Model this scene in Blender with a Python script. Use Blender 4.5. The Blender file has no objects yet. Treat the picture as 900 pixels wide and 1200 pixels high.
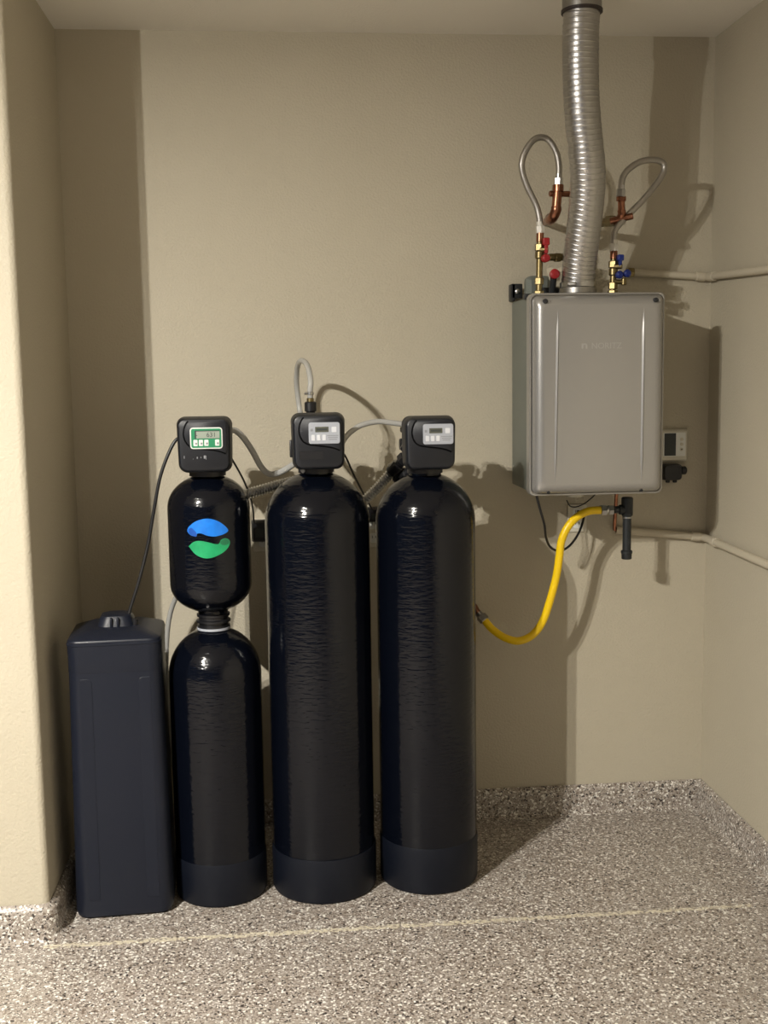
import bpy, bmesh, math, random
from mathutils import Vector, Matrix
random.seed(4)
S = bpy.context.scene
COL = S.collection
PI = math.pi

# ------------------------------------------------------------------ camera
F_PX = 1334.1                      # focal length in pixels of the 900 x 1200 frame
YAW, PITCH, ROLL = 0.0902, 0.1194, -0.0146
CAM = Vector((0.0, -3.9512, 1.6039))
FW = Vector((math.sin(YAW)*math.cos(PITCH), math.cos(YAW)*math.cos(PITCH), -math.sin(PITCH)))
R0 = Vector((math.cos(YAW), -math.sin(YAW), 0)); U0 = R0.cross(FW)
RT = R0*math.cos(ROLL) + U0*math.sin(ROLL)
UP = -R0*math.sin(ROLL) + U0*math.cos(ROLL)
cam = bpy.data.cameras.new('camera'); co = bpy.data.objects.new('camera', cam); COL.objects.link(co)
co.matrix_world = Matrix(((RT.x, UP.x, -FW.x, CAM.x), (RT.y, UP.y, -FW.y, CAM.y), (RT.z, UP.z, -FW.z, CAM.z), (0, 0, 0, 1)))
cam.sensor_fit = 'HORIZONTAL'; cam.sensor_width = 36; cam.lens = 36*F_PX/900
S.camera = co

# ------------------------------------------------------------------ world (night outside the open garage door), lamps, exposure
w = bpy.data.worlds.new('world'); S.world = w; w.use_nodes = True
bg = w.node_tree.nodes['Background']; bg.inputs[0].default_value = (0.55, 0.68, 1.0, 1); bg.inputs[1].default_value = 0.06
LIGHT = (-1.55, -3.08, 2.70)       # two small LED pucks of one ceiling lamp, out of frame to the left
LCOL = (1.0, 0.955, 0.87)
for k in (-1, 1):
    a = bpy.data.lights.new('ceiling_lamp_disc', 'AREA'); a.shape = 'DISK'; a.size = 0.032; a.energy = 80; a.color = LCOL
    o = bpy.data.objects.new('ceiling_lamp_disc', a); COL.objects.link(o); o.location = (LIGHT[0]+0.008*k, LIGHT[1]-0.085*k, LIGHT[2])
# light leaving the lamp sideways, past the rim of the nearer puck
b = bpy.data.lights.new('ceiling_lamp_rim', 'POINT'); b.shadow_soft_size = 0.012; b.energy = 44; b.color = LCOL
o = bpy.data.objects.new('ceiling_lamp_rim', b); COL.objects.link(o); o.location = (LIGHT[0]-0.008, LIGHT[1]+0.085, LIGHT[2]-0.02)
S.view_settings.view_transform = 'Standard'; S.view_settings.look = 'None'
S.view_settings.gamma = 1; S.view_settings.use_curve_mapping = False
S.view_settings.exposure = 0.80

# ------------------------------------------------------------------ helpers
def at(x, y, Y):
    """point of the plane Y = const (metres) seen at pixel x, y of the photograph"""
    d = FW + RT*((x-450)/F_PX) - UP*((y-600)/F_PX)
    return CAM + d*((Y-CAM.y)/d.y)
def atx(x, y, X):
    d = FW + RT*((x-450)/F_PX) - UP*((y-600)/F_PX)
    return CAM + d*((X-CAM.x)/d.x)

ORG = {}
def origin(o): return ORG.get(o.name, Vector((0, 0, 0))) if o else Vector((0, 0, 0))
def tag(o, label=None, cat=None, group=None, kind=None):
    if label: o['label'] = label
    if cat: o['category'] = cat
    if group: o['group'] = group
    if kind: o['kind'] = kind
    return o
def thing(name, loc, label, cat, group=None):
    o = bpy.data.objects.new(name, None); COL.objects.link(o); o.location = loc; o.empty_display_size = 0.05
    ORG[o.name] = Vector(loc)
    return tag(o, label, cat, group)
def obj(name, bm, mat, parent=None, smooth=True, label=None, angle=35):
    me = bpy.data.meshes.new(name)
    off = origin(parent)
    bmesh.ops.recalc_face_normals(bm, faces=bm.faces)
    if off.length: bmesh.ops.translate(bm, vec=-off, verts=bm.verts)
    if smooth:
        ca = math.radians(angle)
        for f in bm.faces: f.smooth = True
        for e in bm.edges:
            if len(e.link_faces) == 2 and e.calc_face_angle(0) > ca: e.smooth = False
    bm.to_mesh(me); bm.free()
    me.materials.append(mat)
    o = bpy.data.objects.new(name, me); COL.objects.link(o)
    if parent: o.parent = parent; ORG[o.name] = off
    if label: o['label'] = label
    return o
def single(name, bm, mat, label, cat, group=None, **k):
    return tag(obj(name, bm, mat, None, **k), label, cat, group)
def struct(name, bm, mat, **k):
    return tag(obj(name, bm, mat, None, **k), kind='structure')
def B(): return bmesh.new()
def box(bm, x0, x1, y0, y1, z0, z1, bev=0, seg=2):
    t = bmesh.new()
    bmesh.ops.create_cube(t, size=1)
    for v in t.verts:
        v.co = Vector((x0+(v.co.x+.5)*(x1-x0), y0+(v.co.y+.5)*(y1-y0), z0+(v.co.z+.5)*(z1-z0)))
    if bev: bmesh.ops.bevel(t, geom=t.edges[:], offset=bev, segments=seg, profile=.5, affect='EDGES', clamp_overlap=True)
    merge(bm, t)
    return bm
def merge(bm, t, M=None):
    if M: bmesh.ops.transform(t, matrix=M, verts=t.verts)
    me = bpy.data.meshes.new('tmp'); t.to_mesh(me); t.free(); bm.from_mesh(me); bpy.data.meshes.remove(me)
def frame(d):
    d = Vector(d).normalized()
    a = Vector((0, 0, 1)) if abs(d.z) < .9 else Vector((1, 0, 0))
    u = d.cross(a).normalized(); return d, u, d.cross(u)
def lathe(bm, prof, base=(0, 0, 0), axis=(0, 0, 1), seg=40, cap=True):
    """profile of (radius, height) pairs turned about an axis"""
    d, u, v = frame(axis); base = Vector(base); rings = []
    for r, h in prof:
        rings.append([bm.verts.new(base + d*h + (u*math.cos(2*PI*k/seg) + v*math.sin(2*PI*k/seg))*max(r, 1e-5)) for k in range(seg)])
    for a, b in zip(rings, rings[1:]):
        for k in range(seg): bm.faces.new((a[k], a[(k+1) % seg], b[(k+1) % seg], b[k]))
    if cap: bm.faces.new(rings[0][::-1]); bm.faces.new(rings[-1])
    return bm
def rod(bm, a, b, r, seg=20, bev=0):
    a, b = Vector(a), Vector(b); L = (b-a).length
    p = [(r, 0), (r, L)] if not bev else [(r-bev, 0), (r, bev), (r, L-bev), (r-bev, L)]
    return lathe(bm, p, a, b-a, seg)
def smooth_path(pts, n=10):
    P = [Vector(p) for p in pts]; P = [P[0]*2-P[1]] + P + [P[-1]*2-P[-2]]; out = []
    for i in range(1, len(P)-2):
        a, b, c, d = P[i-1:i+3]
        for k in range(n):
            t = k/n
            out.append(.5*((2*b)+(c-a)*t+(2*a-5*b+4*c-d)*t*t+(3*b-a-3*c+d)*t**3))
    out.append(P[-2]); return out
def resample(path, step):
    out = [path[0]]; acc = 0
    for a, b in zip(path, path[1:]):
        L = (b-a).length; p = step-acc
        while p < L: out.append(a+(b-a)*(p/L)); p += step
        acc = (acc+L) % step
    out.append(path[-1]); return out
def sweep(bm, path, rad, seg=14, cap=True):
    """tube along a path; rad is a number or f(length, angle)"""
    n = len(path); T = []
    for i in range(n): T.append((path[min(i+1, n-1)]-path[max(i-1, 0)]).normalized())
    _, u, _ = frame(T[0]); s = 0; rings = []
    for i in range(n):
        if i: s += (path[i]-path[i-1]).length
        u = (u - T[i]*u.dot(T[i])).normalized(); v = T[i].cross(u)
        ring = []
        for k in range(seg):
            a = 2*PI*k/seg; r = rad(s, a) if callable(rad) else rad
            ring.append(bm.verts.new(path[i] + (u*math.cos(a)+v*math.sin(a))*r))
        rings.append(ring)
    for a, b in zip(rings, rings[1:]):
        for k in range(seg): bm.faces.new((a[k], a[(k+1) % seg], b[(k+1) % seg], b[k]))
    if cap: bm.faces.new(rings[0][::-1]); bm.faces.new(rings[-1])
    return bm
def tube(bm, pts, r, seg=14, n=10): return sweep(bm, smooth_path(pts, n), r, seg)
def hexnut(bm, a, b, r): return rod(bm, a, b, r, 6, r*.12)
def rrect(w, h, r, n=6):
    """rounded rectangle outline centred on 0, counter clockwise"""
    P = []
    for cx, cy, a0 in ((w/2-r, h/2-r, 0), (-w/2+r, h/2-r, PI/2), (-w/2+r, -h/2+r, PI), (w/2-r, -h/2+r, 3*PI/2)):
        for k in range(n+1):
            a = a0+PI/2*k/n; P.append((cx+r*math.cos(a), cy+r*math.sin(a)))
    return P
def loft(bm, rings):
    R = [[bm.verts.new(p) for p in ring] for ring in rings]; n = len(R[0])
    for a, b in zip(R, R[1:]):
        for k in range(n): bm.faces.new((a[k], a[(k+1) % n], b[(k+1) % n], b[k]))
    bm.faces.new(R[0][::-1]); bm.faces.new(R[-1])
    return bm
def plate(bm, cx, cz, y, w, h, t, r, bev=None, n=5):
    """rounded plate facing -Y, front at y-t"""
    bev = t*.35 if bev is None else bev
    rings = []
    for yy, ins in ((y, 0), (y-t+bev, 0), (y-t, bev)):
        rings.append([(cx+px, yy, cz+pz) for px, pz in rrect(w-2*ins, h-2*ins, max(r-ins, .0005), n)])
    return loft(bm, rings)
def prism(bm, poly, y, t, bev=0):
    """outline of (x, z) points pushed from y to y-t"""
    c = Vector((sum(p[0] for p in poly)/len(poly), sum(p[1] for p in poly)/len(poly)))
    rings = [[(x, y, z) for x, z in poly], [(x, y-t+bev, z) for x, z in poly]]
    if bev:
        rings.append([(x-(x-c.x)/max(1e-6, math.hypot(x-c.x, z-c.y))*bev, y-t, z-(z-c.y)/max(1e-6, math.hypot(x-c.x, z-c.y))*bev) for x, z in poly])
    return loft(bm, rings)
def text_mesh(body, size, loc, depth, mat, parent, name, align='CENTER'):
    cu = bpy.data.curves.new('t', 'FONT'); cu.body = body; cu.size = size; cu.extrude = depth; cu.align_x = align; cu.align_y = 'CENTER'
    cu.resolution_u = 3
    o = bpy.data.objects.new('t', cu); COL.objects.link(o)
    dg = bpy.context.evaluated_depsgraph_get(); me = bpy.data.meshes.new_from_object(o.evaluated_get(dg))
    bpy.data.objects.remove(o); bpy.data.curves.remove(cu)
    bm = bmesh.new(); bm.from_mesh(me); bpy.data.meshes.remove(me)
    bmesh.ops.transform(bm, matrix=Matrix.Translation(loc) @ Matrix.Rotation(PI/2, 4, 'X'), verts=bm.verts)
    return obj(name, bm, mat, parent, smooth=False)

# ------------------------------------------------------------------ materials
def mat(name, col, rough=.5, metal=0, bump=None, spec=None, coat=0, var=None, trans=0, ior=None):
    """bump = (noise scale, strength, distance); var = (noise scale, other colour, amount)"""
    m = bpy.data.materials.new(name); m.use_nodes = True; nt = m.node_tree; p = nt.nodes['Principled BSDF']
    p.inputs['Base Color'].default_value = (*col, 1); p.inputs['Roughness'].default_value = rough; p.inputs['Metallic'].default_value = metal
    if spec is not None: p.inputs['Specular IOR Level'].default_value = spec
    if coat: p.inputs['Coat Weight'].default_value = coat
    if trans: p.inputs['Transmission Weight'].default_value = trans
    if ior: p.inputs['IOR'].default_value = ior
    tc = nt.nodes.new('ShaderNodeTexCoord')
    if var:
        n = nt.nodes.new('ShaderNodeTexNoise'); n.inputs['Scale'].default_value = var[0]; n.inputs['Detail'].default_value = 4
        nt.links.new(tc.outputs['Object'], n.inputs['Vector'])
        r = nt.nodes.new('ShaderNodeMapRange'); r.inputs[1].default_value = .35; r.inputs[2].default_value = .65; r.inputs[4].default_value = var[2]
        nt.links.new(n.outputs['Fac'], r.inputs[0])
        x = nt.nodes.new('ShaderNodeMix'); x.data_type = 'RGBA'; x.inputs[6].default_value = (*col, 1); x.inputs[7].default_value = (*var[1], 1)
        nt.links.new(r.outputs[0], x.inputs[0]); nt.links.new(x.outputs[2], p.inputs['Base Color'])
    if bump:
        n = nt.nodes.new('ShaderNodeTexNoise'); n.inputs['Scale'].default_value = bump[0]; n.inputs['Detail'].default_value = 3
        nt.links.new(tc.outputs['Object'], n.inputs['Vector'])
        b = nt.nodes.new('ShaderNodeBump'); b.inputs['Strength'].default_value = bump[1]; b.inputs['Distance'].default_value = bump[2]
        nt.links.new(n.outputs['Fac'], b.inputs['Height']); nt.links.new(b.outputs['Normal'], p.inputs['Normal'])
    return m
WALLC = (0.475, 0.43, 0.335)
M = dict(
    wall=mat('beige_orange_peel_paint', WALLC, .62, bump=(130, .45, .005), var=(3, (0.455, 0.41, 0.315), .6)),
    rear_dark=mat('unseen_rear_dark_brown', (0.13, 0.11, 0.09), .6),  # invented dark tone for the unseen rear wall, to cut bounced light
    ceil=mat('ceiling_paint', (0.76, 0.73, 0.66), .8, bump=(120, .3, .004)),
    pipe_paint=mat('beige_painted_pipe', (0.50, 0.45, 0.35), .5),
    boot=mat('matte_black_rubber', (0.0025, 0.0040, 0.0090), .5, bump=(400, .15, .001), spec=.3),
    brine=mat('black_polyethylene', (0.0055, 0.0080, 0.0165), .42, bump=(250, .2, .001), var=(6, (0.0085, 0.0105, 0.0185), .5), spec=.32),
    head=mat('black_valve_plastic', (0.0045, 0.0058, 0.0098), .46, bump=(500, .08, .0005)),
    relief=mat('black_valve_cover_plastic', (0.0060, 0.0076, 0.0125), .52),
    groove_shade=mat('groove_shade_black', (0.0015, 0.0015, 0.002), .8, spec=.1),
    black=mat('black_plastic', (0.008, 0.008, 0.010), .4),
    cable=mat('black_cable', (0.010, 0.010, 0.011), .35),
    greenp=mat('green_panel', (0.02, 0.22, 0.10), .4),
    white=mat('white_plastic', (0.72, 0.73, 0.70), .4),
    silverp=mat('silver_panel', (0.36, 0.38, 0.43), .4),
    button=mat('pale_button', (0.62, 0.64, 0.68), .4),
    lcdg=mat('grey_green_lcd', (0.30, 0.34, 0.29), .25),
    lcdd=mat('dark_lcd', (0.10, 0.105, 0.085), .25),
    ink=mat('dark_ink', (0.03, 0.035, 0.035), .5),
    mark=mat('grey_lettering', (0.25, 0.26, 0.28), .4),
    blue=mat('blue_print', (0.005, 0.145, 0.62), .4, var=(40, (0.006, 0.19, 0.74), 1)),
    blued=mat('deep_blue_print', (0.006, 0.07, 0.36), .4),
    green=mat('green_print', (0.006, 0.26, 0.095), .4, var=(40, (0.01, 0.33, 0.125), 1)),
    greend=mat('deep_green_print', (0.01, 0.14, 0.06), .35),
    hose=mat('clear_grey_vinyl_hose', (0.52, 0.52, 0.50), .22, trans=.35),
    steel=mat('stainless_steel', (0.55, 0.55, 0.55), .28, 1),
    braid=mat('braided_stainless', (0.42, 0.40, 0.375), .34, 1, bump=(700, .6, .001)),
    duct=mat('aluminium_flex_duct', (0.47, 0.46, 0.45), .34, 1, bump=(50, .08, .003)),
    collar=mat('dull_galvanised_steel', (0.35, 0.34, 0.32), .4, 1),
    seal=mat('dark_brown_sealant', (0.025, 0.016, 0.014), .5),
    copper=mat('copper', (0.42, 0.19, 0.115), .30, 1, var=(40, (0.20, 0.085, 0.05), .9)),
    brass=mat('brass', (0.28, 0.225, 0.11), .38, 1, var=(60, (0.20, 0.155, 0.075), .9)),
    red=mat('red_handle', (0.30, 0.010, 0.014), .4),
    bluehandle=mat('blue_handle', (0.006, 0.02, 0.16), .35),
    tagm=mat('pale_paper_tag', (0.55, 0.50, 0.38), .7),
    yellow=mat('yellow_coated_gas_hose', (0.90, 0.60, 0.005), .35),
    iron=mat('black_iron_pipe', (0.022, 0.025, 0.028), .45, .3),
    heater=mat('silver_metallic_paint', (0.36, 0.352, 0.34), .28, .5, bump=(900, .06, .0005)),
    emboss_light=mat('emblem_relief_light', (0.43, 0.42, 0.41), .4, .25),  # paler than the cover, standing for light on the raised letter edges
    heaterside=mat('grey_steel_case', (0.19, 0.21, 0.19), .45, .4),
    darkmetal=mat('dark_bracket', (0.035, 0.037, 0.04), .45, .5),
    rubberw=mat('pale_nut', (0.62, 0.60, 0.54), .35),
    outlet=mat('outlet_plate', (0.60, 0.57, 0.48), .45),
    knob=mat('dark_grey_knob', (0.03, 0.03, 0.033), .45),
)

def fibreglass():
    m = bpy.data.materials.new('wound_black_fibreglass'); m.use_nodes = True; nt = m.node_tree; p = nt.nodes['Principled BSDF']
    p.inputs['Base Color'].default_value = (0.0018, 0.0026, 0.0055, 1); p.inputs['Roughness'].default_value = .13
    p.inputs['Specular IOR Level'].default_value = .36
    tc = nt.nodes.new('ShaderNodeTexCoord'); mp = nt.nodes.new('ShaderNodeMapping'); mp.inputs['Scale'].default_value = (1.6, 1.6, 190)
    nt.links.new(tc.outputs['Object'], mp.inputs['Vector'])
    n = nt.nodes.new('ShaderNodeTexNoise'); n.inputs['Scale'].default_value = 1; n.inputs['Detail'].default_value = 2; nt.links.new(mp.outputs[0], n.inputs['Vector'])
    n2 = nt.nodes.new('ShaderNodeTexNoise'); n2.inputs['Scale'].default_value = 75; n2.inputs['Detail'].default_value = 2
    mp2 = nt.nodes.new('ShaderNodeMapping'); mp2.inputs['Scale'].default_value = (.42, .42, 1.5); nt.links.new(tc.outputs['Object'], mp2.inputs['Vector']); nt.links.new(mp2.outputs[0], n2.inputs['Vector'])
    b1 = nt.nodes.new('ShaderNodeBump'); b1.inputs['Strength'].default_value = .38; b1.inputs['Distance'].default_value = .0008; nt.links.new(n.outputs['Fac'], b1.inputs['Height'])
    b2 = nt.nodes.new('ShaderNodeBump'); b2.inputs['Strength'].default_value = .6; b2.inputs['Distance'].default_value = .0024; nt.links.new(n2.outputs['Fac'], b2.inputs['Height'])
    nt.links.new(b1.outputs[0], b2.inputs['Normal']); nt.links.new(b2.outputs[0], p.inputs['Normal'])
    return m
M['tank'] = fibreglass()

def flake(name, cream=0.0):
    """epoxy floor broadcast with vinyl flakes"""
    m = bpy.data.materials.new(name); m.use_nodes = True; nt = m.node_tree; p = nt.nodes['Principled BSDF']
    tc = nt.nodes.new('ShaderNodeTexCoord')
    def layer(scale, stops):
        v = nt.nodes.new('ShaderNodeTexVoronoi'); v.inputs['Scale'].default_value = scale; v.inputs['Randomness'].default_value = 1
        nt.links.new(tc.outputs['Object'], v.inputs['Vector'])
        s = nt.nodes.new('ShaderNodeSeparateColor'); nt.links.new(v.outputs['Color'], s.inputs[0])
        r = nt.nodes.new('ShaderNodeValToRGB'); r.color_ramp.interpolation = 'CONSTANT'; e = r.color_ramp.elements
        while len(e) > 1: e.remove(e[-1])
        e[0].position = 0; e[0].color = (*stops[0][1], 1)
        for pos, c in stops[1:]: e.new(pos).color = (*c, 1)
        nt.links.new(s.outputs[0], r.inputs[0]); return r, s, v
    tan, tan2, white_, dark, brown, grey = (.32, .28, .24), (.25, .215, .185), (.70, .68, .63), (.035, .028, .026), (.15, .115, .09), (.40, .365, .33)
    r1, s1, v1 = layer(165, [(0, dark), (.09, brown), (.20, tan2), (.42, tan), (.66, grey), (.84, white_)])
    r2, s2, v2 = layer(255, [(0, dark), (.10, brown), (.22, tan2), (.5, tan), (.76, grey), (.90, white_)])
    x = nt.nodes.new('ShaderNodeMix'); x.data_type = 'RGBA'; x.inputs[0].default_value = .5
    g = nt.nodes.new('ShaderNodeMath'); g.operation = 'GREATER_THAN'; g.inputs[1].default_value = .45
    nt.links.new(s1.outputs[1], g.inputs[0]); nt.links.new(g.outputs[0], x.inputs[0])
    nt.links.new(r1.outputs[0], x.inputs[6]); nt.links.new(r2.outputs[0], x.inputs[7])
    out = x.outputs[2]
    if cream:
        n = nt.nodes.new('ShaderNodeTexNoise'); n.inputs['Scale'].default_value = 90; nt.links.new(tc.outputs['Object'], n.inputs['Vector'])
        mr = nt.nodes.new('ShaderNodeMapRange'); mr.inputs[1].default_value = .36; mr.inputs[2].default_value = .54; mr.inputs[4].default_value = cream
        nt.links.new(n.outputs['Fac'], mr.inputs[0])
        y = nt.nodes.new('ShaderNodeMix'); y.data_type = 'RGBA'; y.inputs[7].default_value = (.68, .62, .47, 1)
        nt.links.new(mr.outputs[0], y.inputs[0]); nt.links.new(out, y.inputs[6]); out = y.outputs[2]
    nt.links.new(out, p.inputs['Base Color']); p.inputs['Roughness'].default_value = .33
    b = nt.nodes.new('ShaderNodeBump'); b.inputs['Strength'].default_value = .35; b.inputs['Distance'].default_value = .0015
    nt.links.new(s1.outputs[2], b.inputs['Height']); nt.links.new(b.outputs[0], p.inputs['Normal'])
    return m
M['flake'] = flake('flake_epoxy'); M['seam'] = flake('flake_epoxy_seam', .72)

# ------------------------------------------------------------------ the room
XL, XR, ZC, YP = -0.698, 1.5238, 2.74, -0.742
YR, XO, YS = -9.0, -5.0, -0.798          # rear of the garage, open side, floor seam
bm = B(); box(bm, XO, XR+.12, YR, YS, -.1, 0); struct('floor', bm, M['flake'], smooth=False)
bm = B(); box(bm, XO, XR+.12, YS, .12, -.1, 0); struct('floor_alcove', bm, M['flake'], smooth=False)
bm = B(); box(bm, XO, XR+.12, YR, .12, ZC, ZC+.1); struct('ceiling', bm, M['ceil'], smooth=False)
bm = B(); box(bm, XL-.12, XR+.12, 0, .12, 0, ZC); struct('wall_back', bm, M['wall'], smooth=False)
bm = B(); box(bm, XR, XR+.12, YR, 0, 0, ZC); struct('wall_right', bm, M['wall'], smooth=False)
bm = B(); box(bm, -.6, XR+.12, YR-.12, YR, 0, ZC); struct('wall_rear', bm, M['rear_dark'], smooth=False)
# left alcove wall with bullnose corner, going on as the wall that faces the garage
bm = B(); rr = .022
prof = [(XL, 0.0)] + [(XL-rr+rr*math.cos(a), YP+rr+rr*math.sin(a)) for a in [-PI/2*k/8 for k in range(9)]] + [(XO, YP), (XO, 0.0)]
loft(bm, [[(x, y, 0) for x, y in prof], [(x, y, ZC) for x, y in prof]])
struct('wall_left', bm, M['wall'])

def baseboard(name, path, inward):
    """cove base swept along a plan path; the profile grows out of the wall"""
    prof = [(0, .102), (.004, .104), (.016, .094), (.021, .085), (.022, .030), (.026, .012), (.036, .003), (.048, 0.0005), (0, 0.0005)]
    bm = B(); rings = []
    n = len(path)
    for i, (x, y) in enumerate(path):
        d1 = Vector((x-path[i-1][0], y-path[i-1][1])).normalized() if i else None
        d2 = Vector((path[i+1][0]-x, path[i+1][1]-y)).normalized() if i < n-1 else None
        d1 = d1 or d2; d2 = d2 or d1
        n1 = Vector((d1.y, -d1.x))*inward; n2 = Vector((d2.y, -d2.x))*inward
        m = (n1+n2).normalized(); m = m/max(.3, m.dot(n1))
        rings.append([(x+m.x*o, y+m.y*o, z) for o, z in prof])
    loft(bm, rings)
    return struct(name, bm, M['flake'])
baseboard('baseboard_back', [(XL, -.0005), (XR, -.0005)], 1)
baseboard('baseboard_right', [(XR-.0005, -.0), (XR-.0005, YR)], 1)
pth = [(XL, 0.0)] + [(XL-rr+rr*math.cos(a), YP+rr+rr*math.sin(a)) for a in [-PI/2*k/4 for k in range(5)]] + [(XO, YP)]
baseboard('baseboard_left', pth, -1)
# pale joint line across the floor
bm = B(); n = 260; x0, x1 = XL-.01, 1.38; lo, hi = [], []
for k in range(n+1):
    x = x0+(x1-x0)*k/n; f = 1-.35*max(0, (x-.3))
    lo.append((x, YS-.005-.010*random.random()*f, .0012)); hi.append((x, YS+.005+.010*random.random()*f, .0012))
L = [bm.verts.new(p) for p in lo]; H = [bm.verts.new(p) for p in hi]
L0 = [bm.verts.new((p[0], p[1], -.0005)) for p in lo]; H0 = [bm.verts.new((p[0], p[1], -.0005)) for p in hi]
for k in range(n):
    bm.faces.new((L[k], L[k+1], H[k+1], H[k])); bm.faces.new((L0[k], L0[k+1], L[k+1], L[k])); bm.faces.new((H[k], H[k+1], H0[k+1], H0[k]))
struct('trim_1', bm, M['seam'], smooth=False)

# ------------------------------------------------------------------ brine tank
BO = Vector((-.506, -.503, 0)); BR = math.radians(3.0)
bt = thing('brine_tank', BO, 'tall square matte black brine tank beside the left wall', 'brine tank'); bt.rotation_euler.z = BR
ORG[bt.name] = Vector((0, 0, 0))         # parts below are modelled about the tank's own centre
def sq(w, d, z, r): return [(x, y, z) for x, y in rrect(w, d, r, 6)]
bm = B(); loft(bm, [sq(.262, .255, .0008, .03), sq(.280, .276, .008, .036), sq(.290, .283, .028, .038), sq(.278, .276, .40, .036), sq(.268, .270, .80, .034)])
body = obj('body', bm, M['brine'], bt, angle=30)
def body_front(z): return .1415-.0035*(z-.028)/.372 if z < .4 else .138-.003*(z-.4)/.4
for sx in (-1, 1):                       # moulded corner panels standing a little proud of the front
    bm = B(); rings = []
    for proud, ins in ((-.002, 0), (.0008, .0), (.0013, .0008)):
        top = .735-ins; xi, xo = .066+ins, .099
        pts = [(xi, .06), (xo, .06), (xo, .25), (xo, .40), (xo, .6), (xo, top), (xi+.012, top), (xi+.004, top-.004), (xi, top-.014), (xi, .6), (xi, .40), (xi, .25)]
        rings.append([(sx*x*(1+.05*(1-z/.8)), -body_front(z)-proud, z) for x, z in pts])
    loft(bm, rings); obj('corner_panel', bm, M['brine'], bt, smooth=False)
bm = B(); loft(bm, [sq(.270, .272, .752, .036), sq(.2715, .2735, .756, .037), sq(.272, .274, .800, .037), sq(.274, .276, .832, .037), sq(.2765, .2785, .834, .037), sq(.2765, .2785, .838, .037), sq(.272, .274, .840, .035), sq(.272, .274, .844, .035), sq(.268, .270, .848, .034),
                    sq(.256, .258, .852, .032), sq(.16, .17, .870, .03)])
lid = obj('lid', bm, M['brine'], bt, angle=25)
bm = B(); loft(bm, [sq(.115, .115, .860, .03), sq(.098, .098, .890, .03), sq(.088, .088, .899, .028), sq(.070, .070, .902, .024)]); obj('cap', bm, M['brine'], bt, angle=30)
for dx in (-.012, .008):
    bm = B(); box(bm, dx-.0035, dx+.0035, -.060, -.035, .862, .897, .002); obj('cap_rib', bm, M['brine'], bt)
bm = B(); rod(bm, (.056, -.03, .855), (.056, -.03, .888), .009, 14, .002); obj('tube_grommet', bm, M['black'], bt)

# ------------------------------------------------------------------ tanks with control heads
def ell(a, b, zs, r0, n=12, up=True):
    """quarter ellipse from full radius a at zs to radius r0"""
    t1 = math.acos(r0/a); out = []
    for k in range(n+1):
        t = t1*k/n; out.append((a*math.cos(t), zs+(b*math.sin(t) if up else -b*math.sin(t))))
    return out

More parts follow.
